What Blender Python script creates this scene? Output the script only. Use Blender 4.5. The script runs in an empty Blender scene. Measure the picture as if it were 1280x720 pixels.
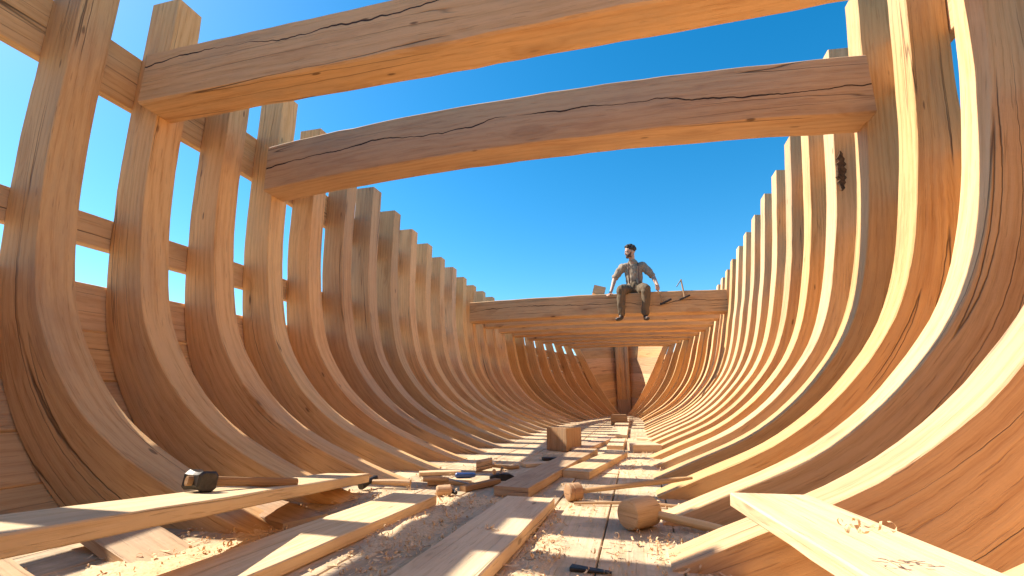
import bpy, bmesh, math, random
from mathutils import Vector, Matrix, noise
random.seed(7)
S = bpy.context.scene
C = S.collection
rad = math.radians
V = Vector

# ------------------------------------------------------------------ materials
def nt(name):
    m = bpy.data.materials.new(name); m.use_nodes = True
    n = m.node_tree.nodes; l = m.node_tree.links
    return m, n, l, n['Principled BSDF']

def math_n(n, l, op, a, b=None, c=None):
    k = n.new('ShaderNodeMath'); k.operation = op
    for i, v in enumerate((a, b, c)):
        if v is None: continue
        if isinstance(v, (int, float)): k.inputs[i].default_value = v
        else: l.new(v, k.inputs[i])
    return k.outputs[0]

def ramp(n, l, fac, stops):
    r = n.new('ShaderNodeValToRGB'); e = r.color_ramp.elements
    while len(e) < len(stops): e.new(.5)
    for i, (p, c) in enumerate(stops):
        e[i].position = p
        e[i].color = (c, c, c, 1) if isinstance(c, (int, float)) else (*c, 1)
    l.new(fac, r.inputs[0]); return r.outputs[0]

def mixc(n, l, mode, fac, a, b):
    k = n.new('ShaderNodeMix'); k.data_type = 'RGBA'; k.blend_type = mode
    k.clamp_result = False
    for i, v in ((0, fac), (6, a), (7, b)):
        if isinstance(v, (int, float)): k.inputs[i].default_value = v
        elif isinstance(v, tuple): k.inputs[i].default_value = (*v, 1)
        else: l.new(v, k.inputs[i])
    return k.outputs[2]

def noise_n(n, l, vec, scale, detail=4, rough=.55, dist=0):
    k = n.new('ShaderNodeTexNoise'); l.new(vec, k.inputs['Vector'])
    k.inputs['Scale'].default_value = scale; k.inputs['Detail'].default_value = detail
    k.inputs['Roughness'].default_value = rough; k.inputs['Distortion'].default_value = dist
    return k.outputs['Fac']

def wood(name, light, mid, dark, knots=.8, cracks=.5, rough=.72, dirt=0.0, grain=1.0, bump=1.0, longcrack=None):
    m, n, l, P = nt(name)
    uv = n.new('ShaderNodeUVMap'); uv.uv_map = 'UVMap'
    oi = n.new('ShaderNodeObjectInfo')
    sep = n.new('ShaderNodeSeparateXYZ'); l.new(uv.outputs[0], sep.inputs[0])
    rnd = math_n(n, l, 'MULTIPLY', oi.outputs['Random'], 57.0)
    comb = n.new('ShaderNodeCombineXYZ')
    l.new(math_n(n, l, 'ADD', sep.outputs[0], rnd), comb.inputs[0])
    l.new(sep.outputs[1], comb.inputs[1]); l.new(rnd, comb.inputs[2])
    base = comb.outputs[0]
    def mp(sx, sy, sz=1):
        k = n.new('ShaderNodeMapping'); k.inputs['Scale'].default_value = (sx, sy, sz)
        l.new(base, k.inputs[0]); return k.outputs[0]
    # knots
    vo = n.new('ShaderNodeTexVoronoi'); vo.inputs['Scale'].default_value = 1
    l.new(mp(1.7, 5.2), vo.inputs['Vector'])
    cs = n.new('ShaderNodeSeparateColor'); l.new(vo.outputs['Color'], cs.inputs[0])
    sel = ramp(n, l, cs.outputs[0], [(.74, 0), (.77, 1)])
    kd = vo.outputs['Distance']
    kinf = math_n(n, l, 'MULTIPLY', ramp(n, l, kd, [(0, 1), (.42, 0)]), sel)
    kcore = math_n(n, l, 'MULTIPLY', ramp(n, l, kd, [(.04, 1), (.1, 0)]), sel)
    # growth figure
    low = noise_n(n, l, mp(.55, 3.0), 1, 3, .5)
    fig = math_n(n, l, 'ADD', math_n(n, l, 'MULTIPLY', low, 2.4 * grain), math_n(n, l, 'MULTIPLY', kinf, 1.4))
    figv = math_n(n, l, 'ADD', fig, math_n(n, l, 'MULTIPLY', sep.outputs[1], 9.0))
    ring = math_n(n, l, 'ABSOLUTE', math_n(n, l, 'SUBTRACT', math_n(n, l, 'FRACT', math_n(n, l, 'MULTIPLY', figv, 1.9)), .5))
    ring = math_n(n, l, 'MULTIPLY', ring, 2)
    fine = noise_n(n, l, mp(2.6, 88), 1, 6, .72, .25)
    fine2 = noise_n(n, l, mp(9, 300), 1, 3, .7)
    big = noise_n(n, l, mp(.8, 2.0), 1, 3, .6)
    g = math_n(n, l, 'ADD', math_n(n, l, 'MULTIPLY', ring, .17), math_n(n, l, 'MULTIPLY', fine, .80))
    g = math_n(n, l, 'ADD', g, math_n(n, l, 'MULTIPLY', fine2, .40))
    g = math_n(n, l, 'ADD', g, math_n(n, l, 'MULTIPLY', big, .36))
    col = ramp(n, l, g, [(.5, dark), (.82, mid), (1.05, light)]) if False else ramp(n, l, math_n(n, l, 'MULTIPLY', g, .62), [(.33, dark), (.43, mid), (.565, light)])
    # knot colour
    col = mixc(n, l, 'MIX', math_n(n, l, 'MULTIPLY', kinf, .6 * knots), col, dark)
    col = mixc(n, l, 'MIX', math_n(n, l, 'MULTIPLY', kcore, .85 * knots), col, (.07, .032, .015))
    # pin knots and treenail heads
    v2 = n.new('ShaderNodeTexVoronoi'); v2.inputs['Scale'].default_value = 1
    l.new(mp(3.1, 9.5, 3), v2.inputs['Vector'])
    c2 = n.new('ShaderNodeSeparateColor'); l.new(v2.outputs['Color'], c2.inputs[0])
    pin = math_n(n, l, 'MULTIPLY', ramp(n, l, v2.outputs['Distance'], [(.07, 1), (.12, 0)]), ramp(n, l, c2.outputs[1], [(.80, 0), (.82, 1)]))
    col = mixc(n, l, 'MIX', math_n(n, l, 'MULTIPLY', pin, .75 * knots), col, (.08, .04, .02))
    # weathering: greyed and reddish stains of their own shape
    st1 = ramp(n, l, noise_n(n, l, mp(.9, 3.2, 4), 1, 6, .68), [(.50, 0), (.66, 1)])
    col = mixc(n, l, 'MIX', math_n(n, l, 'MULTIPLY', st1, .34), col, (.36, .27, .19))
    st2 = ramp(n, l, noise_n(n, l, mp(1.3, 5.2, 8), 1, 5, .6), [(.54, 0), (.68, 1)])
    col = mixc(n, l, 'MIX', math_n(n, l, 'MULTIPLY', st2, .30), col, (.38, .17, .07))
    # short pores and drying cracks along the grain
    pore = noise_n(n, l, mp(5.5, 95), 1, 2, .5)
    porem = ramp(n, l, pore, [(.30, 1), (.36, 0)])
    col = mixc(n, l, 'MIX', math_n(n, l, 'MULTIPLY', porem, .35), col, dark)
    cn = noise_n(n, l, mp(.16, 6.0), 1, 2.2, .4)
    line = ramp(n, l, math_n(n, l, 'ABSOLUTE', math_n(n, l, 'SUBTRACT', cn, .5)), [(.0008, 1), (.0042, 0)])
    cmask = ramp(n, l, noise_n(n, l, mp(.9, 1.6), 1, 2, .5), [(.46, 0), (.56, 1)])
    crack = math_n(n, l, 'MULTIPLY', line, cmask)
    crack = math_n(n, l, 'MULTIPLY', crack, cracks)
    if longcrack:
        wob = math_n(n, l, 'MULTIPLY', math_n(n, l, 'SUBTRACT', noise_n(n, l, mp(.9, 0), 1, 5, .55), .5), .34)
        dv = math_n(n, l, 'ABSOLUTE', math_n(n, l, 'SUBTRACT', math_n(n, l, 'SUBTRACT', sep.outputs[1], longcrack), wob))
        wd = math_n(n, l, 'MULTIPLY', ramp(n, l, noise_n(n, l, mp(1.3, 0, 2), 1, 3, .6), [(.38, 0), (.6, 1)]), .0065)
        lc = math_n(n, l, 'LESS_THAN', dv, wd)
        crack = math_n(n, l, 'MAXIMUM', crack, lc)
    col = mixc(n, l, 'MIX', crack, col, (.05, .025, .012))
    # per-piece tone
    hv = n.new('ShaderNodeHueSaturation'); l.new(col, hv.inputs['Color'])
    l.new(math_n(n, l, 'MULTIPLY_ADD', oi.outputs['Random'], .34, .83), hv.inputs['Value'])
    l.new(math_n(n, l, 'MULTIPLY_ADD', math_n(n, l, 'FRACT', math_n(n, l, 'MULTIPLY', oi.outputs['Random'], 7.31)), .16, .92), hv.inputs['Saturation'])
    l.new(math_n(n, l, 'MULTIPLY_ADD', math_n(n, l, 'FRACT', math_n(n, l, 'MULTIPLY', oi.outputs['Random'], 13.7)), .009, .4955), hv.inputs['Hue'])
    col = hv.outputs[0]
    if dirt:
        ge = n.new('ShaderNodeNewGeometry')
        dn = ramp(n, l, noise_n(n, l, ge.outputs['Position'], 2.3, 6, .7), [(.42, 0), (.62, 1)])
        col = mixc(n, l, 'MIX', math_n(n, l, 'MULTIPLY', dn, dirt), col, (.16, .115, .08))
    l.new(col, P.inputs['Base Color'])
    P.inputs['Roughness'].default_value = rough
    P.inputs['Specular IOR Level'].default_value = .28
    h = math_n(n, l, 'ADD', math_n(n, l, 'MULTIPLY', fine, .5), math_n(n, l, 'MULTIPLY', ring, .18))
    h = math_n(n, l, 'SUBTRACT', h, math_n(n, l, 'MULTIPLY', crack, 1.6))
    h = math_n(n, l, 'SUBTRACT', h, math_n(n, l, 'MULTIPLY', porem, .25))
    h = math_n(n, l, 'ADD', h, math_n(n, l, 'MULTIPLY', noise_n(n, l, mp(14, 5), 1, 3, .6), .55))
    b = n.new('ShaderNodeBump'); b.inputs['Strength'].default_value = .8 * bump; b.inputs['Distance'].default_value = .006
    l.new(h, b.inputs['Height']); l.new(b.outputs[0], P.inputs['Normal'])
    return m

def plain(name, col, rough=.7, metal=0, var=.35, scale=30, bump=.3, col2=None):
    m, n, l, P = nt(name)
    tc = n.new('ShaderNodeTexCoord')
    f = noise_n(n, l, tc.outputs['Object'], scale, 5, .65)
    c2 = col2 or tuple(c * (1 - var) for c in col)
    l.new(ramp(n, l, f, [(.35, c2), (.65, col)]), P.inputs['Base Color'])
    P.inputs['Roughness'].default_value = rough; P.inputs['Metallic'].default_value = metal
    b = n.new('ShaderNodeBump'); b.inputs['Strength'].default_value = bump; b.inputs['Distance'].default_value = .004
    l.new(f, b.inputs['Height']); l.new(b.outputs[0], P.inputs['Normal'])
    return m

M = {}
M['frame'] = wood('frame_oak', (.68, .43, .215), (.56, .325, .145), (.30, .145, .055), knots=.9, cracks=.8)
M['beam'] = wood('beam_oak', (.66, .42, .22), (.56, .33, .155), (.34, .175, .072), knots=1, cracks=.9, longcrack=1.17)
M['strake'] = wood('strake_oak', (.66, .41, .20), (.55, .31, .135), (.33, .16, .06), knots=1, cracks=.7)
M['board'] = wood('board_pine', (.70, .50, .30), (.60, .40, .215), (.38, .21, .09), knots=.8, cracks=.35, grain=.7)
M['oldboard'] = wood('weathered_board', (.52, .35, .22), (.40, .25, .15), (.22, .12, .07), knots=.6, cracks=.8)
M['block'] = wood('block_oak', (.36, .20, .09), (.27, .135, .055), (.12, .055, .022), knots=.7, cracks=1)
M['floor'] = wood('floor_boards', (.64, .47, .30), (.54, .39, .215), (.34, .215, .11), knots=.5, cracks=.6, dirt=.55, bump=1.4)
M['handle'] = wood('handle_ash', (.50, .31, .16), (.40, .23, .11), (.20, .10, .045), knots=0, cracks=.2, rough=.5)
M['handlepale'] = wood('handle_pale', (.70, .47, .25), (.58, .36, .17), (.36, .19, .08), knots=0, cracks=.2, rough=.5)
M['mallet'] = wood('mallet_beech', (.60, .38, .20), (.48, .28, .13), (.24, .12, .05), knots=.5, cracks=1, bump=1.6)
M['iron'] = plain('forged_iron', (.07, .062, .058), .48, .75, .5, 40, .5)
M['steel'] = plain('worn_steel', (.42, .40, .38), .35, .9, .5, 50, .3)
M['blue'] = plain('blue_paint', (.03, .08, .26), .4, 0, .3, 40)
M['bark'] = plain('bark', (.14, .075, .035), .95, 0, .7, 45, 1.0)
M['skin'] = plain('skin', (.52, .29, .19), .55, 0, .15, 12, .1)
M['shirt'] = plain('linen_shirt', (.33, .245, .17), .9, 0, .18, 14, .4)
M['trouser'] = plain('wool_trousers', (.15, .10, .055), .92, 0, .25, 16, .4)
M['leather'] = plain('brown_leather', (.13, .055, .028), .55, 0, .4, 25, .4)
M['shoe'] = plain('dark_leather', (.04, .026, .018), .5, 0, .4, 25, .4)
M['beard'] = plain('short_beard', (.10, .055, .032), .8, 0, .5, 60, .6)
M['hair'] = plain('dark_hair', (.045, .028, .018), .7, 0, .5, 60, .8)
M['eye'] = plain('eye', (.05, .03, .02), .2, 0, .2, 30, 0)
M['shaving'] = plain('wood_shaving', (.80, .58, .34), .75, 0, .35, 18, .2, (.60, .36, .17))
M['sawdust'] = plain('sawdust', (.74, .54, .33), .95, 0, .3, 90, 1.0, (.55, .36, .2))
M['earth'] = plain('dry_earth', (.34, .25, .17), .95, 0, .3, .8, .6, (.24, .17, .11))

# ------------------------------------------------------------------ helpers
def tag(o, label=None, cat=None, group=None, kind=None):
    if label: o['label'] = label
    if cat: o['category'] = cat
    if group: o['group'] = group
    if kind: o['kind'] = kind
    return o

def empty(name, loc, label, cat, group=None):
    o = bpy.data.objects.new(name, None); C.objects.link(o); o.location = (LOOSE @ V(loc)) if LOOSE else loc
    o.empty_display_size = .1
    return tag(o, label, cat, group)

LOOSE = None     # loose items were measured in larger units: converted on linking
def link(name, bm_or_me, mat, parent=None, sharp=28):
    if isinstance(bm_or_me, bpy.types.Mesh): me = bm_or_me
    else:
        me = bpy.data.meshes.new(name); bmesh.ops.recalc_face_normals(bm_or_me, faces=bm_or_me.faces); bm_or_me.to_mesh(me); bm_or_me.free()
    me.name = name
    if LOOSE: me.transform(LOOSE)
    if parent is None or (mat == 'none'):
        n = len(me.vertices)
        b = V((sum(v.co.x for v in me.vertices) / n, sum(v.co.y for v in me.vertices) / n, min(v.co.z for v in me.vertices)))
    else:
        b = world(parent)
    me.transform(Matrix.Translation(-b))
    for p in me.polygons: p.use_smooth = True
    me.set_sharp_from_angle(angle=rad(sharp))
    me.materials.clear(); me.materials.append(M[mat])
    o = bpy.data.objects.new(name, me); C.objects.link(o)
    if parent is None: o.location = b
    else: o.parent = parent
    return o

def world(o):
    return V(o.location) + (world(o.parent) if o.parent else V((0, 0, 0)))

def sweep(bm, pts, ch=.008, amp=0., seed=0., cap=True):
    """pts: list of (centre, a_vec, b_vec, wa, wb); chamfered rectangular section."""
    uvl = bm.loops.layers.uv.get('UVMap') or bm.loops.layers.uv.new('UVMap')
    rings = []; us = []; u = 0; last = None
    for k, (c, a, b, wa, wb) in enumerate(pts):
        c = V(c)
        if last is not None: u += (c - last).length
        last = c; us.append(u)
        hx, hy = wa / 2, wb / 2; cc = min(ch, hx * .45, hy * .45)
        sec = []
        for q, (sx, sy) in enumerate(((1, 1), (-1, 1), (-1, -1), (1, -1))):
            jx = amp * noise.noise(V((u * 3.1, seed * 7.7 + q * 13.3, 1.7))) + amp * .4 * noise.noise(V((u * 14, seed * 5 + q * 3, 4)))
            jy = amp * noise.noise(V((u * 3.1, seed * 3.3 + q * 17.1, 9.2))) + amp * .4 * noise.noise(V((u * 14, seed * 2 + q * 7, 8)))
            cx = cc * (1 + .6 * noise.noise(V((u * 9, q * 3.7, seed * 11))))
            X = sx * hx + jx; Y = sy * hy + jy
            e1 = (X, Y - sy * cx); e2 = (X - sx * cx, Y)
            sec += [e1, e2] if sx * sy > 0 else [e2, e1]
        rings.append([bm.verts.new(c + V(a) * x + V(b) * y) for x, y in sec])
        if k == 0: sec0 = sec
    per = [0]
    for i in range(8):
        x0, y0 = sec0[i]; x1, y1 = sec0[(i + 1) % 8]; per.append(per[-1] + math.hypot(x1 - x0, y1 - y0))
    for k in range(len(rings) - 1):
        for i in range(8):
            j = (i + 1) % 8
            f = bm.faces.new((rings[k][i], rings[k][j], rings[k + 1][j], rings[k + 1][i]))
            for lp, uvv in zip(f.loops, ((us[k], per[i]), (us[k], per[i + 1]), (us[k + 1], per[i + 1]), (us[k + 1], per[i]))):
                lp[uvl].uv = uvv
    if cap:
        for r in (rings[0], rings[-1]):
            f = bm.faces.new(r)
            for lp, (x, y) in zip(f.loops, sec0): lp[uvl].uv = (x * 1.4 + 3, y + .3)
    return bm

def subdiv_line(p0, p1, n):
    p0, p1 = V(p0), V(p1)
    return [p0.lerp(p1, i / (n - 1)) for i in range(n)]

def bar(bm, p0, p1, w, h, up=(0, 0, 1), n=10, ch=.006, amp=.002, seed=0., camber=0., w1=None, h1=None):
    p0, p1 = V(p0), V(p1); d = (p1 - p0).normalized()
    a = d.cross(V(up)).normalized(); b = a.cross(d).normalized()
    P = []
    for i in range(n):
        t = i / (n - 1); c = p0.lerp(p1, t) + b * (camber * (1 - (2 * t - 1) ** 2))
        P.append((c, a, b, w + ((w1 or w) - w) * t, h + ((h1 or h) - h) * t))
    return sweep(bm, P, ch, amp, seed)

def tube(bm, pts, radii, seg=12, up=(0, 0, 1)):
    uvl = bm.loops.layers.uv.get('UVMap') or bm.loops.layers.uv.new('UVMap')
    pts = [V(p) for p in pts]; rings = []; us = []; u = 0
    for k, p in enumerate(pts):
        d = (pts[min(k + 1, len(pts) - 1)] - pts[max(k - 1, 0)]).normalized()
        upv = V(up) if abs(d.dot(V(up))) < .95 else V((1, 0, 0))
        a = d.cross(upv).normalized(); b = a.cross(d)
        if k: u += (p - pts[k - 1]).length
        us.append(u); r = radii[k] if isinstance(radii, (list, tuple)) else radii
        ra, rb = r if isinstance(r, tuple) else (r, r)
        rings.append([bm.verts.new(p + a * ra * math.cos(2 * math.pi * i / seg) + b * rb * math.sin(2 * math.pi * i / seg)) for i in range(seg)])
    for k in range(len(rings) - 1):
        for i in range(seg):
            j = (i + 1) % seg
            f = bm.faces.new((rings[k][i], rings[k][j], rings[k + 1][j], rings[k + 1][i]))
            r = .05
            for lp, uvv in zip(f.loops, ((us[k], i * .3 / seg), (us[k], (i + 1) * .3 / seg), (us[k + 1], (i + 1) * .3 / seg), (us[k + 1], i * .3 / seg))):
                lp[uvl].uv = uvv
    for r in (rings[0], rings[-1]):
        f = bm.faces.new(r)
        for q, lp in enumerate(f.loops): lp[uvl].uv = (.04 * math.cos(2 * math.pi * q / seg), .04 * math.sin(2 * math.pi * q / seg))
    return bm

def B(): return bmesh.new()

# ------------------------------------------------------------------ hull shape
def resample(tab, N=64):
    pts = [V((x, z)) for x, z in tab]
    dense = []
    for i in range(len(pts) - 1):
        p0 = pts[max(i - 1, 0)]; p1 = pts[i]; p2 = pts[i + 1]; p3 = pts[min(i + 2, len(pts) - 1)]
        for k in range(12):
            t = k / 12
            dense.append(.5 * ((2 * p1) + (p2 - p0) * t + (2 * p0 - 5 * p1 + 4 * p2 - p3) * t * t + (3 * p1 - p0 - 3 * p2 + p3) * t ** 3))
    dense.append(pts[-1])
    for _ in range(90):
        dense = [dense[0]] + [(dense[i - 1] + dense[i] * 2 + dense[i + 1]) / 4 for i in range(1, len(dense) - 1)] + [dense[-1]]
    acc = [0]
    for i in range(1, len(dense)): acc.append(acc[-1] + (dense[i] - dense[i - 1]).length)
    out = []; j = 0
    for k in range(N + 1):
        t = acc[-1] * k / N
        while j < len(acc) - 2 and acc[j + 1] < t: j += 1
        q = (t - acc[j]) / max(1e-9, acc[j + 1] - acc[j])
        out.append(dense[j].lerp(dense[j + 1], min(1, q)))
    return out

XC0 = -.73
LT = [(-1.44, .195), (-1.57, .23), (-1.74, .29), (-1.97, .375), (-2.14, .45), (-2.34, .555), (-2.52, .69), (-2.65, .82), (-2.76, .95), (-2.89, 1.14), (-2.97, 1.35), (-3.05, 1.74), (-3.09, 2.1), (-3.1, 2.5), (-3.1, 3.1), (-3.1, 3.6)]
RT = [(.07, .197), (.2, .255), (.36, .33), (.6, .43), (.78, .545), (.96, .69), (1.09, .84), (1.21, .98), (1.31, 1.16), (1.385, 1.35), (1.46, 1.65), (1.51, 1.95), (1.55, 2.2), (1.61, 2.9), (1.665, 3.6)]
PL = [V((-(p.x - XC0), p.y)) for p in resample(LT)]
PR = [V((p.x - XC0, p.y)) for p in resample(RT)]
NP = 64

def xc(Y):
    t = min(1, max(0, (Y - 8) / 7.5)); return XC0 + .31 * t * t * (3 - 2 * t)

SHEER = [(-3, 3.6), (3.3, 3.56), (4.4, 3.42), (5, 3.31), (5.5, 3.23), (6.6, 3.1), (7.7, 3.01), (8.8, 2.94), (10, 2.9), (13, 2.88), (17, 2.98)]
def sheer(Y):
    for (a, b), (c, d) in zip(SHEER, SHEER[1:]):
        if Y <= c: return b + (d - b) * (Y - a) / (c - a)
    return SHEER[-1][1]

def prof(side, s, Y):
    """inner surface point of the hull (x, z) at girth fraction s"""
    T = PL if side < 0 else PR
    k = min(NP - 1e-6, max(0, s * NP)); i = int(k); p = T[i].lerp(T[i + 1], k - i)
    hw, z = p.x, p.y
    st = sheer(Y)
    if z > 1.9: z = 1.9 + (z - 1.9) * (st - 1.9) / 1.7
    t = min(1, max(0, (Y - 8.5) / 6.4)) ** 2.2
    bw = .10 + 1.45 * s ** .82; bz = .22 + (st - .22) * s
    hw = hw + (bw - hw) * t; z = z + (bz - z) * t
    if Y > 15.05: hw = .1 + (hw - .1) * max(0, (16.1 - Y) / 1.05)
    return xc(Y) + side * hw, z

def depth(s, side=-1): return .36 - .11 * min(1, max(0, (s - .15) / .45)) - (.06 * min(1, max(0, (s - .5) / .2)) if side > 0 else 0)

def hp(side, s, Y, off=0.):
    x, z = prof(side, s, Y)
    x1, z1 = prof(side, min(1, s + .012), Y); x0, z0 = prof(side, max(0, s - .012), Y)
    tx, tz = x1 - x0, z1 - z0; L = math.hypot(tx, tz) or 1
    nx, nz = (tz / L, -tx / L) if side > 0 else (-tz / L, tx / L)   # outward
    return V((x + nx * off, Y, z + nz * off)), V((nx, 0, nz))

def s_at(side, z):
    T = PL if side < 0 else PR
    for i in range(NP):
        if T[i].y <= z < T[i + 1].y: return (i + (z - T[i].y) / (T[i + 1].y - T[i].y)) / NP
    return 1

ORD = 'first second third fourth fifth sixth seventh eighth ninth tenth eleventh twelfth thirteenth fourteenth fifteenth sixteenth seventeenth eighteenth nineteenth twentieth twenty-first twenty-second twenty-third twenty-fourth twenty-fifth twenty-sixth twenty-seventh twenty-eighth'.split()
hull = empty('wooden_ship_hull', (-.6, 7, -.6), 'unfinished wooden ship hull of curved oak ribs and cross beams, open to the sky', 'ship hull')
# ---- frames
SP = .55; Y1 = 1.65; FW = .19
def frame_y(n): return Y1 + SP * (n - 1)
for side in (-1, 1):
    for n in range(-11, 26):
        Yn = frame_y(n) - (.25 if n < 1 else 0)
        seed = n * 1.37 + side * 5.1
        P = []; N = 46
        top = 1 + random.uniform(-.008, .006) if n > 2 else 1
        for k in range(N):
            s = top * k / (N - 1); d = depth(s, side)
            p, nn = hp(side, s, Yn, d / 2)
            w = FW * (1 + .03 * math.sin(n * 2.3 + s * 5))
            if n > 12: d *= 1 - .25 * min(1, (n - 12) / 10); p, nn = hp(side, s, Yn, d / 2)
            P.append((p + V((0, FW / 2, 0)), nn, V((0, 1, 0)), d, w))
        o = link('rib', sweep(B(), P, .0045, .0028, seed), 'frame', hull)
        if side > 0 and n == 5:
            # bark left on the side of this frame
            bm = B(); q = []
            for k in range(16):
                t = k / 15; s = .67 + .085 * t
                p, nn = hp(1, s, Yn - .004, .04 + .004 * math.sin(k * 1.9))
                q.append((p, nn, V((0, 1, 0)), .01 + .055 * math.sin(math.pi * min(1, t * 1.02)) ** .6 * (1 + .35 * math.sin(k * 2.7)), .022))
            link('bark_patch', sweep(bm, q, .006, .006, 3), 'bark', o)

# ---- strakes
def strake(side, s0, s1, Y0, Y1_, thick, seed, ny=52, offx=0.003):
    P = []
    for k in range(ny):
        Y = Y0 + (Y1_ - Y0) * k / (ny - 1)
        sm = (s0 + s1) / 2
        def off(s):
            d = depth(s, side); n = (Y - Y1) / SP + 1
            if n > 12: d *= 1 - .25 * min(1, (n - 12) / 10)
            if Y > 15.05: d *= max(0, 1 - (Y - 15.05) / .8)
            return d
        a, na = hp(side, s0, Y, off(s0)); b, nb = hp(side, s1, Y, off(s1)); c, nc = hp(side, sm, Y, off(sm))
        up = (b - a); w = up.length; up.normalize()
        nrm = V((up.z, 0, -up.x)) * (1 if side > 0 else -1)
        mid = (a + b) / 2
        # keep clear of the frame's convex outer face
        bulge = max(0, (c - mid).dot(nrm))
        P.append((mid + nrm * (thick / 2 + offx + bulge), nrm, up, thick, w - (.007 if Y0 < 15 else -.004)))
    return sweep(B(), P, .005, .004, seed)

for side, ztop, cnt in ((-1, 1.46, 8), (1, 1.87, 9)):
    st = s_at(side, ztop)
    for i in range(cnt):
        link('strake', strake(side, st * i / cnt, st * (i + 1) / cnt, -5.6, 15.05, .05, i + side * 30), 'strake', hull)
    link('batten', strake(side, s_at(side, 1.68 if side < 0 else 1.885), s_at(side, 1.88 if side < 0 else 2.0), -5.6, 15.05, .06, 70 + side * 9), 'beam', hull)
    link('wale', strake(side, s_at(side, 2.70), s_at(side, 3.12), -5.6, 15.05, .06, 71 + side * 9), 'beam', hull)
    for za, zb in ((1.47 if side < 0 else 1.9, 1.67 if side < 0 else 1.93), (1.90 if side < 0 else 2.02, 2.24)):
        link('batten', strake(side, s_at(side, za), s_at(side, zb), 10.4, 15.05, .05, 77 + za * 9), 'beam', hull)
    for i in range(10):     # unseen stern wall, added behind the camera to hold back sky light
        za, zb = -.1 + .37 * i, -.1 + .37 * (i + 1) - .006
        w_ = [max(abs(prof(sd_, k / 50, -5)[0] - XC0) for k in range(51) if prof(sd_, k / 50, -5)[1] <= max(zb, .3)) for sd_ in (-1, 1)]
        if side < 0: link('added_stern_plank', bar(B(), (XC0 - w_[0] - .3, -5.65, (za + zb) / 2), (XC0 + w_[1] + .3, -5.65, (za + zb) / 2), .06, zb - za, (0, 0, 1), 8, .005, .003, 90 + i), 'strake', hull)
    cb = 11     # closed planking between the last rib and the stem
    for i in range(cb):
        link('bow_plank', strake(side, i / cb, (i + 1) / cb, 15.06, 16.06, .05, i + 200 + side * 40, 10), 'strake', hull)

# ---- stem, keel
stem = link('stem_post', bar(B(), (-.42, 15.86, .62), (-.42, 15.92, 3.15), .42, .22, (0, 1, 0), 14, .012, .008, 3), 'beam', hull)
for dx in (-.14, .14):
    link('cheek', bar(B(), (-.42 + dx, 15.73, .62), (-.42 + dx, 15.78, 3.1), .10, .035, (0, 1, 0), 12, .006, .004, 4 + dx), 'strake', stem)
link('foot', bar(B(), (-.42, 15.80, .05), (-.42, 15.80, .64), .40, .34, (0, 1, 0), 6, .012, .005, 5), 'oldboard', stem)
tag(link('keelson_block', bar(B(), (-.36, 9.35, .285), (-.375, 9.85, .285), .30, .19, (0, 0, 1), 8, .015, .008, 9), 'block'),
    'squat oak block on the walkway, lined up with the stem post', 'block')
link('keel', bar(B(), (-.73, -5.7, -.42), (-.42, 16.2, -.42), .34, .42, (0, 0, 1), 30, .012, .004, 11), 'block', hull)
for i, Y in enumerate((.4, 3.4, 6.4, 9.4, 12.4, 15.2)):
    tag(link('keel_block', bar(B(), (-1.3, Y, -.775), (0.1, Y, -.775), .34, .28, (0, 0, 1), 5, .012, .006, 40 + i), 'block'),
        f'squared timber block under the keel, {ORD[i]} from the stern', 'block', 'blocks under the keel')

# ---- cross beams
def crossbeam(YA, z0, z1, th, n, camber, seed, lab, grp='cross beams', xl=None, xr=None, mat='beam', amp=.007):
    zc = (z0 + z1) / 2
    def xin(side):
        best = None
        for k in range(101):
            x, z = prof(side, k / 100, YA + th / 2)
            if z <= zc: best = x
        return best
    xl = xl if xl is not None else xin(-1) + .004; xr = xr if xr is not None else xin(1) - .004
    bm = bar(B(), (xl, YA + th / 2, zc), (xr, YA + th / 2, zc), th, z1 - z0, (0, 0, 1), 34, .012, amp, seed, camber)
    return link('cross_beam' if n else 'deck_beam', bm, mat, hull)
crossbeam(2.06, 2.60, 2.98, .25, 2, .0, 1.3, 'foremost oak cross beam, running off the top of the picture')
crossbeam(3.19, 2.48, 2.91, .26, 4, .105, 2.6, 'heavy cambered oak cross beam with drying cracks, second from the camera')
crossbeam(8.6, 2.13, 2.52, .30, 14, .03, 3.2, 'wide oak cross beam on which the man sits', amp=.008)
for i in range(7):
    Y = 9.4 + i * .8
    crossbeam(Y, 2.13 + .003 * i, 2.50, .28, 0, .03, 5 + i * 1.7, f'deck beam under the bow, {ORD[i]} behind the beam carrying the man', 'deck beams behind the seated man', amp=.006)

# ------------------------------------------------------------------ ground, floor
bm = B(); uvl = bm.loops.layers.uv.new('UVMap')
R = 1500
f = bm.faces.new([bm.verts.new(p) for p in ((-R, -R, -.92), (R, -R, -.92), (R, R, -.92), (-R, R, -.92))])
tag(link('ground', bm, 'earth'), 'dry sandy earth around the hull', None, None, 'structure')

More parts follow.
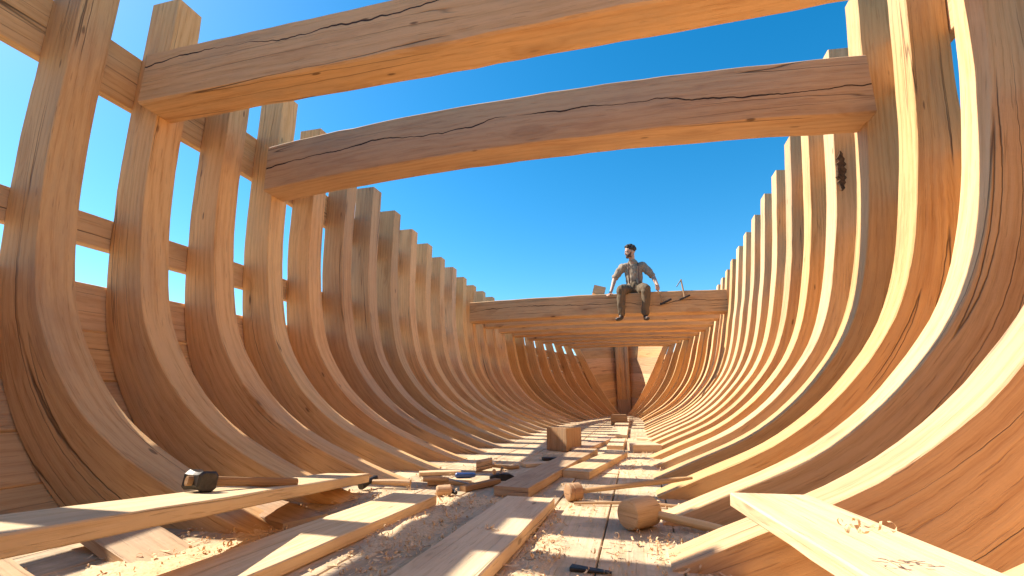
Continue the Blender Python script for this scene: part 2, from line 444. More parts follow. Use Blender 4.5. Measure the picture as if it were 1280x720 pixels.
bm = B()
FZ = .19
def half_at(side, Y):
    best = None
    for k in range(60):
        s = k / 100; p, _ = hp(side, s, Y, depth(s) - .02)
        if p.z <= FZ: best = p.x
    if best is None: best = prof(side, 0, Y)[0] + side * .05
    return best
edges = [-2.25 + .262 * i for i in range(13)]
random.seed(3)
def floorboard(x0, x1, y0, y1, seed):
    n = max(4, int((y1 - y0) / .35)); P = []
    dz = random.uniform(-.0025, .0025)
    for k in range(n):
        Y = y0 + (y1 - y0) * k / (n - 1)
        a = max(x0, half_at(-1, Y) + .002); b = min(x1, half_at(1, Y) - .002)
        if b - a < .02: 
            if len(P) > 1: break
            else: P = []; continue
        P.append((V(((a + b) / 2, Y, FZ - .0225 + dz)), V((1, 0, 0)), V((0, 0, 1)), b - a - .006, .045))
    if len(P) > 1: sweep(bm, P, .003, .0025, seed)
for i in range(12):
    y = -5.5; k = 0
    cuts = sorted([random.uniform(1.9, 3.0) + j * 3.1 + (i % 3) for j in range(-2, 5)])
    for c in cuts + [15.6]:
        c = min(c, 15.6)
        if c - y > .5: floorboard(edges[i], edges[i + 1], y, c - .004, i * 3.1 + k); k += 1
        y = c
tag(link('floor', bm, 'floor'), 'dusty plank floor laid over the bottom of the hull', None, None, 'structure')

# ------------------------------------------------------------------ loose boards
LM = Matrix.Translation((0, 0, .124)) @ Matrix.Scale(.823, 4)
def board(lab, p0, p1, w, h, seed, mat='board', name='loose_plank', up=(0, 0, 1), grp='loose planks on the hull floor', cat='plank', amp=.003):
    return tag(link(name, bar(B(), p0, p1, w, h, up, 14, .004, amp, seed), mat), lab, cat, grp)
board('long plank lying across the left frame feet with a sledge hammer on it', (-1.60, 2.50, .262), (-1.20, .35, .465), .245, .045, 1)
LOOSE = LM
board('broad sun-striped plank on the floor left of the centre plank', (-1.325, 2.79, .112), (-1.45, .55, .112), .29, .052, 2)
board('smooth shaded plank in the centre foreground, with a knot', (-.635, 2.87, .112), (-.70, .5, .112), .285, .056, 3)
board('long dark weathered plank just beyond the centre foreground plank', (-.815, 3.12, .115), (-.58, 5.6, .115), .235, .058, 4, 'oldboard')
board('short thick plank with narrow shadow stripes, right of the long dark plank', (-.505, 3.95, .108), (-.245, 5.42, .108), .22, .054, 5)
LOOSE = None
board('tilted pale plank on the frame feet at the bottom right', (.35, 1.60, .411), (.50, .35, .423), .215, .038, 6)
LOOSE = LM
board('dark narrow plank running toward the bow behind the wooden block', (-.68, 5.75, .105), (-.44, 7.7, .105), .20, .05, 7, 'oldboard')
board('short reddish plank right of the dark narrow plank', (-.30, 6.15, .105), (-.30, 7.3, .105), .20, .05, 8, 'board')
board('pale walkway plank on the keel line before the stem', (-.34, 7.9, .105), (-.36, 10.2, .105), .30, .05, 9)
board('farthest walkway plank ending at the block under the stem', (-.36, 10.4, .11), (-.39, 14.0, .16), .30, .05, 10, 'board')
board('short pale offcut lying across the walkway toward the right ribs', (-.02, 7.6, .1), (.22, 7.5, .1), .16, .04, 11, name='offcut', grp='wood offcuts')
board('thin offcut on the floor left of the mallet handle end', (.32, 2.72, .10), (.60, 2.74, .105), .05, .04, 12, name='offcut', grp='wood offcuts')
board('stubby sunlit board end at the right feet, before the far ribs', (-.12, 6.05, .125), (.20, 6.12, .125), .34, .09, 13, name='offcut', grp='wood offcuts')
board('thin board leaning flat behind the stubby sunlit board', (-.15, 7.0, .10), (.15, 6.95, .10), .22, .04, 14, name='offcut', grp='wood offcuts')
board('squared dark oak block standing alone on the floor left of the walkway', (-.89, 5.94, .09), (-.89, 5.94, .35), .30, .30, 15, 'block', 'timber_block', (.55, 1, 0), None, 'block', .004)
board('weathered plank partly buried in shavings at the left frame feet', (-2.2, 2.42, .115), (-1.62, 2.2, .095), .24, .05, 16, 'oldboard', amp=.006)
LOOSE = None
# ledge boards on the left side near the camera
board('dark board lying between the two nearest left frame feet', (-1.95, 1.45, .26), (-1.35, 1.33, .14), .2, .045, 18, 'oldboard', amp=.006)
LOOSE = LM
# little pieces in the tool heap
for i, (lab, a, b, w, h, m_) in enumerate((
        ('flat offcut under the blue-handled chisel', (-1.52, 3.42, .10), (-1.22, 3.52, .10), .13, .03, 'board'),
        ('curved dark offcut in front of the blue-handled chisel', (-1.18, 3.22, .10), (-1.02, 3.52, .11), .06, .035, 'block'),
        ('thin pale offcut left of the tool heap', (-1.75, 3.75, .10), (-1.45, 3.9, .10), .09, .03, 'board'),
        ('small pale offcut beside the dark iron scraper', (-1.05, 4.45, .10), (-.85, 4.6, .10), .12, .03, 'board'))):
    board(lab, a, b, w, h, 20 + i, m_, 'offcut', grp='wood offcuts')

# ------------------------------------------------------------------ tools
def box_bm(bm, c, ax, ay, az, sx, sy, sz, taper=1.0, ch=.006, n=4):
    c = V(c); ax = V(ax).normalized(); P = []
    for k in range(n):
        t = k / (n - 1); q = 1 + (taper - 1) * t
        P.append((c + ax * (t - .5) * sx, V(ay).normalized(), V(az).normalized(), sy * q, sz * q))
    return sweep(bm, P, ch, 0, 0)

LOOSE = None
# sledge hammer lying on the left plank
def frame3(d, up=(0, 0, 1)):
    d = V(d).normalized(); a = d.cross(V(up)).normalized(); return d, a, a.cross(d)
h0 = V((-1.465, 1.40, .423)); h1 = V((-1.36, 1.76, .373))
t = empty('sledge_hammer', h0, 'sledge hammer with black iron head lying on the long left plank', 'hammer', 'hammers and mallets')
d, a, b = frame3(h1 - h0)
bm = B(); L = .105
P = []
for k, q in enumerate((.82, 1, .88, .82, .82, .88, 1, .82)):
    u = (0, .06, .22, .40, .60, .78, .94, 1)[k]
    P.append((h0 + a * (u - .5) * L * 1.0 + b * .0, d, b, .066 * q, .066 * q))
link('head', sweep(bm, P, .014, .001, 1), 'iron', t)
link('handle', tube(B(), [h0 - d * .045] + [h0.lerp(h1, k / 10) + b * (-.001 * k) for k in range(11)], [(.011, .016)] * 7 + [(.012, .017)] * 3 + [(.014, .019), (.013, .018)], 12), 'block', t)

LOOSE = LM
# round wooden mallet
c0 = V((-.080, 2.515, .150)); c1 = V((.035, 2.655, .150))
t = empty('wooden_mallet', V((0, 2.6, .08)), 'round-headed wooden mallet with pale handle in the sun at the right', 'mallet', 'hammers and mallets')
bm = tube(B(), [c0.lerp(c1, q) for q in (0, .015, .06, .3, .6, .94, .985, 1)], [.058, .065, .069, .070, .071, .069, .065, .058], 28)
link('head', bm, 'mallet', t)
mh = c0.lerp(c1, .72); e = V((.37, 2.50, .108))
link('handle', tube(B(), [mh.lerp(e, k / 8) for k in range(9)], [.017, .018, .019, .020, .021, .022, .022, .021, .018], 14), 'handlepale', t)

# long-handled maul
t = empty('long_handled_maul', V((-.42, 3.12, .08)), 'long-handled dark wooden maul lying across the sunlit floor behind the round mallet', 'maul', 'hammers and mallets')
c0 = V((-.455, 3.09, .132)); c1 = V((-.375, 3.145, .134))
link('head', tube(B(), [c0.lerp(c1, q) for q in (0, .04, .12, .30, .34, .40, .88, .96, 1)], [.034, .046, .052, .053, .049, .053, .053, .047, .036], 24), 'block', t)
e = V((.30, 3.30, .215))
link('handle', tube(B(), [V((-.40, 3.12, .134)).lerp(e, k / 12) for k in range(13)], [.014, .015, .015, .016, .016, .016, .017, .017, .017, .017, .016, .013, .009], 12), 'handle', t)
tag(link('slender_stick', tube(B(), [V((-.40, 3.0, .092)), V((0, 3.08, .10)), V((.36, 2.98, .095))], [.008, .01, .008], 8), 'handle'), 'thin stick lying on the floor beneath the long-handled maul', 'stick')

# small hammer in the left tool heap
t = empty('small_hammer', V((-1.7, 3.2, .08)), 'small hammer with black head at the end of the long left plank', 'hammer', 'hammers and mallets')
link('handle', tube(B(), [V((-1.83, 3.17, .125)), V((-1.7, 3.19, .125)), V((-1.56, 3.21, .122))], [.016, .022, .024], 12), 'handlepale', t)
link('head', box_bm(B(), (-1.86, 3.165, .125), (.25, 1, .25), (1, -.25, 0), (-.06, -.24, 1), .15, .05, .05, .7, .012, 6), 'iron', t)
# blue-handled chisel
t = empty('blue_chisel', V((-1.27, 3.55, .12)), 'chisel with a blue handle on the tool heap left of the long dark plank', 'chisel')
link('handle', tube(B(), [V((-1.35, 3.52, .135)), V((-1.34, 3.525, .135)), V((-1.22, 3.57, .135)), V((-1.21, 3.575, .135))], [.013, .02, .017, .012], 12), 'blue', t)
link('blade', box_bm(B(), (-1.15, 3.595, .135), (.14, .055, 0), (.055, -.14, 0), (0, 0, 1), .13, .03, .006, .9, .002), 'steel', t)
# second chisel, wooden handle
t = empty('wood_handled_chisel', V((-1.45, 3.36, .08)), 'wooden-handled chisel in front of the flat offcut in the tool heap', 'chisel')
link('handle', tube(B(), [V((-1.52, 3.33, .13)), V((-1.42, 3.36, .13)), V((-1.34, 3.37, .13))], [.018, .022, .014], 12), 'handle', t)
link('blade', box_bm(B(), (-1.27, 3.385, .118), (.14, .03, -.03), (.03, -.14, 0), (0, 0, 1), .15, .032, .007, .9, .002), 'steel', t)
# smoothing plane
t = empty('hand_plane', V((-1.06, 3.72, .08)), 'dark low hand plane against the left edge of the long dark plank', 'plane')
P = []
for k, (q, hh) in enumerate(((.5, .6), (.85, .9), (1, 1), (1, 1), (.9, .95), (.55, .6))):
    p = V((-1.13, 3.68, .08)).lerp(V((-.96, 3.76, .08)), k / 5)
    P.append((p + V((0, 0, .026 * hh)), V((-.42, .9, 0)).normalized(), V((0, 0, 1)), .07 * q, .052 * hh))
link('body', sweep(B(), P, .006, 0, 0), 'iron', t)
link('iron_wedge', box_bm(B(), (-1.05, 3.715, .15), (.3, .14, .9), (-.42, .9, 0), (.9, .4, -.3), .06, .04, .008, 1, .002), 'steel', t)
link('knob', tube(B(), [V((-1.1, 3.695, .125)), V((-1.1, 3.695, .15)), V((-1.1, 3.695, .163))], [.010, .016, .009], 10), 'handle', t)
# brown mallet further back
t = empty('carpenter_mallet', V((-1.27, 4.15, .08)), 'small brown mallet lying at the left rib feet beyond the chisels', 'mallet', 'hammers and mallets')
link('head', box_bm(B(), (-1.31, 4.10, .14), (.9, .3, .2), (-.3, .9, 0), (0, 0, 1), .14, .085, .09, .9, .012, 5), 'mallet', t)
link('handle', tube(B(), [V((-1.27, 4.13, .13)), V((-1.12, 4.27, .10)), V((-1.06, 4.33, .10))], [.015, .018, .015], 10), 'handle', t)
# lump mallet near plank B end
t = empty('leather_mallet', V((-1.24, 3.06, .08)), 'stubby worn mallet head on its side at the far end of the sun-striped plank', 'mallet', 'hammers and mallets')
link('head', tube(B(), [V((-1.29, 3.03, .115)), V((-1.28, 3.035, .115)), V((-1.21, 3.07, .115)), V((-1.20, 3.075, .115))], [.026, .034, .036, .028], 16), 'mallet', t)
link('ferrule', tube(B(), [V((-1.20, 3.07, .11)), V((-1.16, 3.05, .105))], [.015, .012], 10), 'iron', t)
tag(link('iron_scraper', box_bm(B(), (-.86, 4.98, .10), (.9, .35, 0), (-.35, .9, 0), (0, 0, 1), .22, .10, .03, .6, .006), 'iron'), 'flat dark iron scraper left of the long dark plank, before the timber block', 'scraper')
tag(link('iron_wedge', box_bm(B(), (-.20, 1.92, .088), (1, -.12, 0), (.12, 1, 0), (0, 0, 1), .15, .045, .014, .4, .003), 'iron'), 'dark iron wedge lying on the floor at the bottom edge of the picture', 'wedge')

LOOSE = None
# things on the man's beam
tag(link('plank_offcut', bar(B(), (-.715, 8.74, 2.70), (-.47, 8.70, 2.60), .16, .16, (0, 0, 1), 5, .006, .003, 2), 'board') if False else
    link('plank_offcut', bar(B(), (-.60, 8.84, 2.64), (-.575, 8.64, 2.635), .22, .16, (0.28, 0, 1), 5, .006, .003, 2), 'board'),
    'small square-cut offcut on the beam beside the man\'s resting hand', 'offcut')
t = empty('adze', V((.88, 8.6, 2.53)), 'short adze hooked over the beam edge to the right of the man', 'adze')
link('handle', tube(B(), [V((.86, 8.60, 2.74)), V((.875, 8.58, 2.60)), V((.895, 8.55, 2.40))], [.013, .014, .015], 10), 'handle', t)
link('head', box_bm(B(), (.895, 8.55, 2.40), (1, 0, .42), (0, 1, 0), (-.42, 0, 1), .19, .034, .034, .75, .006), 'iron', t)
link('blade', box_bm(B(), (.815, 8.60, 2.665), (-.55, 0, -.8), (0, 1, 0), (.8, 0, -.5), .13, .035, .016, .8, .003), 'iron', t)
t = empty('claw_hammer', V((.5, 8.55, 2.4)), 'hammer held in the seated man\'s lowered hand', 'hammer', 'hammers and mallets')
link('handle', tube(B(), [V((.420, 8.547, 2.66)), V((.443, 8.545, 2.58)), V((.50, 8.538, 2.44)), V((.545, 8.53, 2.33))], [.014, .013, .015, .014], 10), 'handle', t)
link('head', box_bm(B(), (.575, 8.53, 2.335), (.93, 0, .42), (0, 1, 0), (-.42, 0, .93), .21, .04, .042, .75, .008, 5), 'iron', t)

# ------------------------------------------------------------------ the man
def evalmesh(o):
    bpy.context.view_layer.update()
    dg = bpy.context.evaluated_depsgraph_get()
    me = bpy.data.meshes.new_from_object(o.evaluated_get(dg))
    bpy.data.objects.remove(o); return me
def skin(verts, edges, radii, root=0, sub=2):
    me = bpy.data.meshes.new('tmp'); me.from_pydata([tuple(v) for v in verts], edges, [])
    o = bpy.data.objects.new('tmp', me); C.objects.link(o)
    md = o.modifiers.new('s', 'SKIN'); md.use_smooth_shade = True; md.branch_smoothing = .6
    for i, r in enumerate(radii):
        sv = me.skin_vertices[0].data[i]; sv.radius = r if isinstance(r, tuple) else (r, r); sv.use_root = (i == root)
    md2 = o.modifiers.new('b', 'SUBSURF'); md2.levels = sub; md2.render_levels = sub
    return evalmesh(o)
def ball(bm, c, r, rot=None, seg=20):
    m = Matrix.Translation(V(c)) @ (rot or Matrix.Identity(4)) @ Matrix.Diagonal((r[0], r[1], r[2], 1))
    bmesh.ops.create_uvsphere(bm, u_segments=seg, v_segments=max(8, seg // 2), radius=1, matrix=m)
def fuse(meshes, voxel, smooth=2, fn=None):
    bm = B()
    for me in meshes:
        if isinstance(me, bmesh.types.BMesh):
            t_ = bpy.data.meshes.new('t'); me.to_mesh(t_); me.free(); me = t_
        bm.from_mesh(me)
    me = bpy.data.meshes.new('f'); bm.to_mesh(me); bm.free()
    o = bpy.data.objects.new('f', me); C.objects.link(o)
    md = o.modifiers.new('r', 'REMESH'); md.mode = 'VOXEL'; md.voxel_size = voxel
    if smooth:
        m2 = o.modifiers.new('sm', 'SMOOTH'); m2.iterations = smooth; m2.factor = .5
    me = evalmesh(o)
    if fn:
        for v in me.vertices: v.co = v.co + fn(v.co, v.normal)
    return me

man = empty('person', V((.06, 8.75, 2.52)), 'man in rolled-sleeve shirt, braces and brown trousers sitting on the cross beam, looking left', 'person')
HC = V((.015, 8.74, 3.355))
face = V((-.90, -.44, -.14)).normalized(); fs = face.cross(V((0, 0, 1))).normalized(); fu = fs.cross(face)
rotm = Matrix((face, -fs, fu)).transposed().to_4x4()   # local x = forward, y = left, z = up
def H(x, y, z): return HC + face * x - fs * y + fu * z
hips = V((.06, 8.79, 2.64))
bv = [hips, V((.065, 8.81, 2.78)), V((.06, 8.82, 2.93)), V((.06, 8.82, 3.06)), V((.055, 8.80, 3.15)), V((.04, 8.775, 3.21)), H(-.02, 0, -.05),
      V((-.125, 8.82, 3.09)), V((-.29, 8.80, 2.87)), V((-.355, 8.70, 2.63)), V((-.375, 8.67, 2.575)),
      V((.245, 8.82, 3.085)), V((.40, 8.78, 2.865)), V((.46, 8.62, 2.655)), V((.47, 8.575, 2.60)),
      V((-.045, 8.77, 2.625)), V((-.17, 8.42, 2.575)), V((-.19, 8.45, 2.30)), V((-.19, 8.47, 2.12)), V((-.205, 8.44, 2.06)), V((-.255, 8.31, 2.035)),
      V((.165, 8.77, 2.625)), V((.25, 8.42, 2.575)), V((.235, 8.46, 2.30)), V((.215, 8.49, 2.11)), V((.215, 8.46, 2.05)), V((.24, 8.32, 2.03))]
be = [(0, 1), (1, 2), (2, 3), (3, 4), (4, 5), (5, 6), (3, 7), (7, 8), (8, 9), (9, 10), (3, 11), (11, 12), (12, 13), (13, 14),
      (0, 15), (15, 16), (16, 17), (17, 18), (18, 19), (19, 20), (0, 21), (21, 22), (22, 23), (23, 24), (24, 25), (25, 26)]
br = [(.135, .10), (.125, .095), (.14, .10), (.14, .10), (.075, .07), .054, .055,
      .062, .042, .027, (.034, .02), .062, .042, .027, (.034, .02),
      .085, .058, .052, .036, .034, .03, .085, .058, .052, .036, .034, .03]
def limb(bm, pts, radii, seg=18):
    """rounded tapered limb; radii are r or (side, front) pairs"""
    P = []; Rr = []
    for i in range(len(pts) - 1):
        for k in range(7):
            t = k / 7; ra, rb = [x if isinstance(x, tuple) else (x, x) for x in radii[i:i + 2]]
            e = t * t * (3 - 2 * t)
            P.append(V(pts[i]).lerp(V(pts[i + 1]), t)); Rr.append((ra[1] + (rb[1] - ra[1]) * e, ra[0] + (rb[0] - ra[0]) * e))
    P.append(V(pts[-1])); x = radii[-1]; x = x if isinstance(x, tuple) else (x, x); Rr.append((x[1], x[0]))
    tube(bm, P, Rr, seg)
    for p, x in zip(pts, radii):
        x = x if isinstance(x, tuple) else (x, x)
        ball(bm, p, (x[0] * .99, x[1] * .99, min(x) * .99), None, 18)
body = B()
limb(body, bv[0:6] + [bv[6]], [(.135, .10), (.125, .095), (.145, .105), (.150, .10), (.085, .07), .054, .055])
for a_, b_, hip in ((7, 11, 0), (11, 15, 0)):
    limb(body, [bv[3] + V((0, 0, .02))] + bv[a_:b_], [.065, .055, .042, .029, .026])
for a_ in (15, 21):
    limb(body, [hips] + bv[a_:a_ + 6], [.08, .075, .047, .042, .033, .032, .026])
hd = B()
ball(hd, H(-.012, 0, .035), (.096, .076, .095), rotm, 28)           # skull
ball(hd, H(.022, 0, -.035), (.068, .058, .082), rotm, 24)           # face
ball(hd, H(.045, 0, -.088), (.034, .036, .026), rotm, 16)           # chin
ball(hd, H(.093, 0, -.028), (.020, .013, .026), rotm, 12)           # nose
ball(hd, H(.083, 0, -.002), (.012, .010, .026), rotm, 12)
ball(hd, H(.078, 0, .022), (.018, .048, .012), rotm, 14)            # brow
ball(hd, H(.080, 0, -.066), (.012, .024, .009), rotm, 12)           # lips
for sy in (-1, 1):
    ball(hd, H(-.008, sy * .078, -.015), (.020, .009, .032), rotm, 12)
def hand(wr, palm_c, fwd, side_v, up_v, curl):
    """fingers rooted in the palm; fwd = finger direction, side_v towards the thumb"""
    out = []
    fwd, side_v, up_v = V(fwd).normalized(), V(side_v).normalized(), V(up_v).normalized()
    for k, (off, ln) in enumerate(((.030, .070), (.010, .078), (-.010, .072), (-.029, .058))):
        p = V(palm_c) + side_v * off; pts = [p - fwd * .01, p + fwd * .035]
        ang = 0; q = pts[-1]
        for j in range(3):
            ang += curl; q = q + (fwd * math.cos(ang) - up_v * math.sin(ang)) * ln * (.45, .32, .23)[j]; pts.append(q)
        out.append(skin(pts, [(i, i + 1) for i in range(4)], [.0105, .0105, .0095, .009, .0075], 0, 1))
    p = V(palm_c) - fwd * .02 + side_v * .028
    pts = [p, p + side_v * .028 + fwd * .022, p + side_v * .036 + fwd * .052 - up_v * .018, p + side_v * .028 + fwd * .072 - up_v * .035 * (1 if curl > .5 else .3)]
    out.append(skin(pts, [(0, 1), (1, 2), (2, 3)], [.014, .0125, .011, .009], 0, 1))
    return out
hL = hand(None, (-.385, 8.655, 2.553), (-.45, -.85, -.12), (1, -.35, 0), (0, 0, 1), .45)
hR = hand(None, (.470, 8.575, 2.598), (0, -.97, -.22), (-.33, -.2, .93), (.94, 0, .33), 1.0)
palm = B()
def orient(f, s): 
    f = V(f).normalized(); s = (V(s) - f * V(s).dot(f)).normalized(); return Matrix((f, s, f.cross(s))).transposed().to_4x4()
ball(palm, (-.38, 8.665, 2.556), (.048, .042, .018), orient((-.45, -.85, -.12), (1, -.35, 0)), 16)
ball(palm, (.471, 8.585, 2.602), (.048, .040, .020), orient((0, -.97, -.22), (-.33, -.2, .93)), 16)
bodym = fuse([body, hd, palm] + hL + hR, .0062, 2)
bo = link('body', bodym, 'skin', man, 60)
# eyes
for sy in (-1, 1):
    bm = B(); ball(bm, H(.080, sy * .028, .003), (.008, .011, .008), rotm, 10)
    link('eye', bm, 'eye', man, 60)
# hair and beard
random.seed(11)
bm = B()
ball(bm, H(-.022, 0, .050), (.100, .082, .090), rotm, 26)
for k in range(150):
    th = random.uniform(0, 2 * math.pi); ph = random.uniform(-.15, 1.5)
    x = math.cos(ph) * math.cos(th); y = math.cos(ph) * math.sin(th); z = math.sin(ph)
    if x > .4 and z < .62: continue
    ball(bm, H(-.02 + x * .100, y * .082, .05 + z * .088), [random.uniform(.012, .021)] * 3, None, 8)
for k in range(30):
    y = random.uniform(-.06, .06); ball(bm, H(.030 + random.uniform(0, .030), y, .108 + random.uniform(-.015, .022)), [random.uniform(.012, .02)] * 3, None, 8)
hair = fuse([bm], .006, 0)
bmh = B(); bmh.from_mesh(hair)
cut = [v for v in bmh.verts if (v.co - HC).dot(face) > .040 and (v.co - HC).dot(fu) < .062]
bmesh.ops.delete(bmh, geom=cut, context='VERTS')
link('hair', bmh, 'hair', man, 60)
bm = B()
for k in range(160):
    a_ = random.uniform(-1.7, 1.7); z = random.uniform(-.11, -.055 + .05 * max(0, abs(a_) - .9))
    r = .058 + .018 * max(0, math.cos(a_)); 
    if abs(a_) < .35 and -.074 < z < -.058: continue
    ball(bm, H(.016 + r * math.cos(a_) * (1 + (z + .05) * 1.0), r * .86 * math.sin(a_) * (1 + (z + .05) * 3.5), z), [random.uniform(.006, .010)] * 3, None, 6)
link('beard', fuse([bm], .0045, 0), 'beard', man, 60)

def wr(amp, sc):
    def f(co, nn):
        return nn * (amp * noise.noise(co * sc) + amp * .6 * noise.noise(V((co.x * sc * 2.6, co.y * sc * 2.6, co.z * sc * 1.2))))
    return f
sv = [V((.06, 8.80, 2.70)), bv[1], bv[2], bv[3], V((.055, 8.805, 3.14)), V((.05, 8.79, 3.175)), bv[7], V((-.215, 8.81, 2.975)), V((-.275, 8.80, 2.90)), bv[11], V((.325, 8.80, 2.975)), V((.38, 8.785, 2.90))]
se = [(0, 1), (1, 2), (2, 3), (3, 4), (4, 5), (3, 6), (6, 7), (7, 8), (3, 9), (9, 10), (10, 11)]
_old = ([(.155, .120), (.15, .115), (.158, .118), (.156, .116), (.09, .08), .066, .078, .066, .06, .078, .066, .06])
shirt = B()
limb(shirt, sv[0:6], [(.160, .120), (.152, .115), (.162, .118), (.165, .116), (.10, .082), .066])
limb(shirt, [sv[3] + V((0, 0, .03))] + sv[6:9], [.08, .080, .068, .062])
limb(shirt, [sv[3] + V((0, 0, .03))] + sv[9:12], [.08, .080, .068, .062])
link('shirt', fuse([shirt], .011, 3, wr(.016, 12)), 'shirt', man, 60)
for nm, a_, b_ in (('rolled_cuff', (-.268, 8.80, 2.905), (-.292, 8.797, 2.868)), ('rolled_cuff', (.372, 8.787, 2.905), (.397, 8.78, 2.868))):
    link(nm, tube(B(), [V(a_), V(a_).lerp(V(b_), .2), V(a_).lerp(V(b_), .8), V(b_)], [.05, .060, .060, .050], 16), 'shirt', man, 60)
col = B()
for sgn in (-1, 1):
    box_bm(col, (.035 + sgn * .045, 8.715, 3.165), (sgn * .5, -.3, -.9), (1, .1, .5), (0, -1, .3), .085, .05, .010, .5, .003)
link('collar', col, 'shirt', man)
tv = [V((.06, 8.80, 2.735)), hips, bv[15], V((-.11, 8.58, 2.615)), bv[16] + V((0, .01, 0)), bv[17], V((-.19, 8.465, 2.155)), bv[21], V((.21, 8.58, 2.615)), bv[22] + V((0, .01, 0)), bv[23], V((.217, 8.485, 2.145))]
te = [(0, 1), (1, 2), (2, 3), (3, 4), (4, 5), (5, 6), (1, 7), (7, 8), (8, 9), (9, 10), (10, 11)]
trs = B()
limb(trs, [tv[0], tv[1]], [(.158, .125), (.172, .135)])
limb(trs, [tv[1] + V((-.04, 0, 0))] + tv[2:7], [.105, .104, .094, .084, .072, .064])
limb(trs, [tv[1] + V((.04, 0, 0))] + tv[7:12] if False else [tv[1] + V((.04, 0, 0)), tv[7]] + tv[8:12], [.105, .104, .094, .084, .072, .064])
link('trousers', fuse([trs], .011, 3, wr(.015, 11)), 'trouser', man, 60)
for sgn, an, toe in ((-1, bv[18], bv[20]), (1, bv[24], bv[26])):
    d_ = (toe - an); d_.z = 0; d_.normalize()
    sh = skin([an + V((0, 0, .07)), an + V((0, 0, -.035)), an + V((0, 0, -.075)) + d_ * .05, toe + V((0, 0, -.012)) + d_ * .01, toe + V((0, 0, -.018)) + d_ * .055, an + V((0, 0, -.075)) - d_ * .03],
              [(0, 1), (1, 2), (2, 3), (3, 4), (1, 5)], [.045, .047, .046, (.045, .034), (.034, .022), .038])
    link('shoe', fuse([sh], .008, 1), 'shoe', man, 60)
# braces: a strap from waist, over the shoulder, down the back
for sgn in (-1, 1):
    x = .06 + sgn * .085
    path = [(x, 8.655, 2.72), (x, 8.665, 2.85), (x + sgn * .004, 8.676, 3.00), (x + sgn * .0, 8.70, 3.07), (x, 8.745, 3.125), (x, 8.82, 3.15), (x - sgn * .02, 8.89, 3.11), (x - sgn * .03, 8.945, 3.0), (x - sgn * .04, 8.945, 2.75)]
    q = []
    for i, p in enumerate(path):
        d_ = (V(path[min(i + 1, 8)]) - V(path[max(i - 1, 0)])).normalized()
        q.append((V(p) + V((0, -.008, .006)), V((1, 0, 0)), V((1, 0, 0)).cross(d_).normalized(), .024, .006))
    link('brace', sweep(B(), q, .002, 0, 0), 'leather', man)

# ------------------------------------------------------------------ shavings
LOOSE = LM; FZ = .08
random.seed(21)
bm = B()
def clear_of_boards(x, y):
    return True
def curl(x, y, z, sc):
    an = random.uniform(0, 2 * math.pi); w = random.uniform(.004, .011) * sc; L = random.uniform(.02, .085) * sc
    r = random.uniform(.006, .016) * sc; turns = L / r
    d = V((math.cos(an), math.sin(an), 0)); s = V((-d.y, d.x, 0)); tilt = random.uniform(-.5, .5)
    n = 8; prev = None
    axis = (s + V((0, 0, tilt))).normalized()
    flat = random.random() < .4
    for k in range(n):
        t = k / (n - 1)
        if flat: p = V((x, y, z)) + d * (t - .5) * L + V((0, 0, .002 + .35 * L * (t - .5) ** 2 * random.uniform(.7, 1.2)))
        else:
            th = t * turns * 1.1 - 1.2; p = V((x, y, z + r)) + d * (r * math.sin(th)) - V((0, 0, 1)) * (r * math.cos(th)) + axis * t * .01
        a_, b_ = bm.verts.new(p - axis * w / 2), bm.verts.new(p + axis * w / 2)
        if prev: bm.faces.new((prev[0], a_, b_, prev[1]))
        prev = (a_, b_)
clusters = [(-1.15, 2.35, .32, .45, 900), (-1.05, 2.9, .22, .2, 300), (-.45, 2.2, .12, .55, 520), (-.98, 1.9, .14, .5, 420), (.18, 2.35, .22, .16, 330), (-.02, 4.9, .28, .9, 800), (-1.9, 2.15, .3, .22, 420),
            (-1.5, 3.5, .3, .3, 260), (-.25, 3.2, .35, .5, 160), (.1, 1.9, .2, .3, 260), (-1.75, 1.7, .3, .3, 300), (-1.3, 4.6, .3, .7, 260), (-.1, 6.6, .3, 1.0, 350), (.3, 2.9, .2, .15, 200), (-.1, 2.0, .3, .4, 120), (.3, 2.62, .12, .05, 120), (-1.7, 2.9, .3, .25, 260)]
for cx, cy, sx, sy, cnt in clusters:
    for _ in range(int(cnt * .62)):
        x = random.gauss(cx, sx * .6); y = random.gauss(cy, sy * .6)
        z = FZ + .003 + abs(random.gauss(0, .006))
        curl(x, y, z, random.uniform(.3, .95) ** 1.3)
for (cx, cy, cz) in ((-.66, 2.15, .141), (.44, 1.2, .434)):
    for _ in range(16): curl(random.gauss(cx, .025), random.gauss(cy, .02), cz + .002, random.uniform(.4, .8))
for _ in range(800):
    curl(random.uniform(-2.1, .75), random.uniform(.8, 9), FZ + .003, random.uniform(.3, .8))
for v in bm.verts:
    pass
tag(link('wood_shavings', bm, 'shaving', None, 80), 'pale curled wood shavings scattered over the hull floor', 'shavings', None, 'stuff')
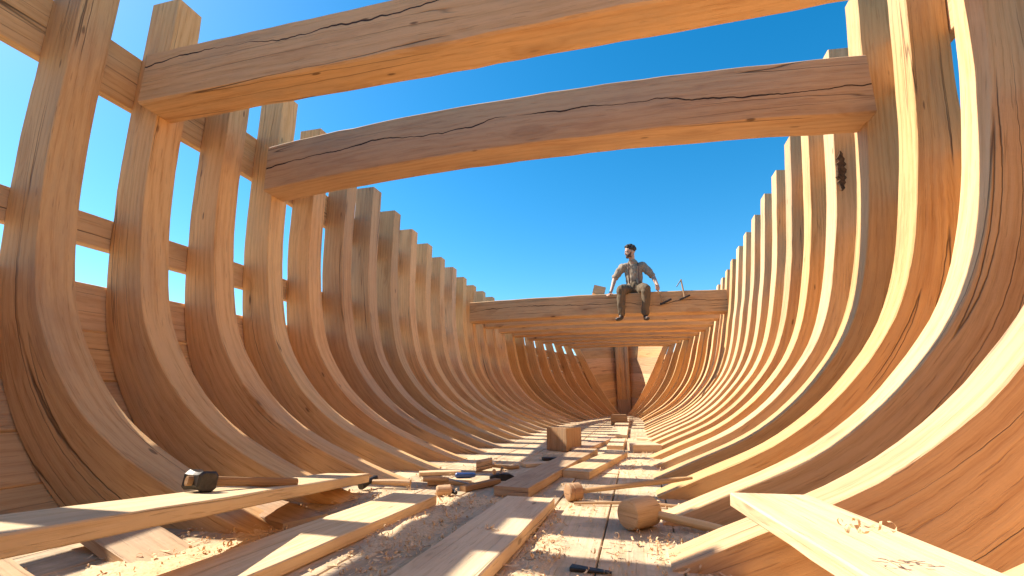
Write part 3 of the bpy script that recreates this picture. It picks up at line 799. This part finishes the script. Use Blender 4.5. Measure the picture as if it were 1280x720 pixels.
# low heaps of sawdust
bm = B()
def heap(cx, cy, rx, ry, h, n=26):
    vs = {}
    for i in range(n + 1):
        for j in range(n + 1):
            u = i / n * 2 - 1; v = j / n * 2 - 1; r = math.hypot(u, v)
            rr = r + .35 * noise.noise(V((u * 2.2 + cx, v * 2.2 + cy, 1)))
            z = h * max(0, 1 - rr * rr) + .010 * noise.noise(V((u * 9 + cx, v * 9, cy))) + .006 * noise.noise(V((u * 25 + cx, v * 25, cy))) - .006
            if rr > .97: z = -.02
            vs[i, j] = bm.verts.new((cx + u * rx, cy + v * ry, FZ + z))
    for i in range(n):
        for j in range(n):
            q = [vs[i, j], vs[i + 1, j], vs[i + 1, j + 1], vs[i, j + 1]]
            if max(v.co.z for v in q) > FZ - .015: bm.faces.new(q)
for a_ in ((-1.12, 2.35, .22, .55, .022), (-1.05, 2.93, .25, .2, .018), (-1.95, 2.2, .4, .25, .03), (.3, 2.45, .3, .14, .02), (0, 5.0, .3, .9, .02), (-1.7, 1.55, .35, .3, .02), (-.95, 1.6, .12, .4, .012), (-.42, 2.0, .1, .5, .014)):
    heap(*a_)
tag(link('sawdust', bm, 'sawdust', None, 80), 'low drifts of sawdust between the loose planks', 'sawdust', None, 'stuff')

LOOSE = None
# ------------------------------------------------------------------ light, sky, camera
EL, AZ = rad(45), rad(-2.5)
sd = V((-math.cos(EL) * math.cos(AZ), -math.cos(EL) * math.sin(AZ), math.sin(EL)))
L = bpy.data.lights.new('sun', 'SUN'); L.energy = 4.6; L.angle = rad(.5); L.color = (1, .93, .80)
lo = bpy.data.objects.new('sun', L); C.objects.link(lo); lo.rotation_euler = sd.to_track_quat('Z', 'Y').to_euler(); lo.location = (-20, 0, 30)
w = bpy.data.worlds.new('World'); S.world = w; w.use_nodes = True
n, l = w.node_tree.nodes, w.node_tree.links
bg = n['Background']; sk = n.new('ShaderNodeTexSky'); sk.sky_type = 'NISHITA'; sk.sun_disc = False
sk.sun_elevation = EL; sk.sun_rotation = math.atan2(sd.x, sd.y); sk.altitude = 300; sk.air_density = 1.0; sk.dust_density = .5; sk.ozone_density = 3
hs = n.new('ShaderNodeHueSaturation'); hs.inputs['Saturation'].default_value = 1.4; hs.inputs['Hue'].default_value = .488; hs.inputs['Value'].default_value = 1.15
l.new(sk.outputs[0], hs.inputs['Color']); l.new(hs.outputs[0], bg.inputs[0]); bg.inputs[1].default_value = .095

cam = bpy.data.cameras.new('camera'); co = bpy.data.objects.new('camera', cam); C.objects.link(co)
cam.sensor_width = 36; cam.lens = 590 / 1280 * 36; cam.clip_end = 5000; cam.clip_start = .02
yaw, pitch = rad(14.5316), rad(13.0726)
co.location = (0, 0, .70); co.rotation_euler = (math.pi / 2 + pitch, 0, yaw)
S.camera = co
vs = S.view_settings; vs.view_transform = 'Standard'; vs.look = 'None'; vs.exposure = 1.08; vs.gamma = 1; vs.use_curve_mapping = False
S.cycles.max_bounces = 10; S.cycles.diffuse_bounces = 6
S.cycles.use_denoising = True
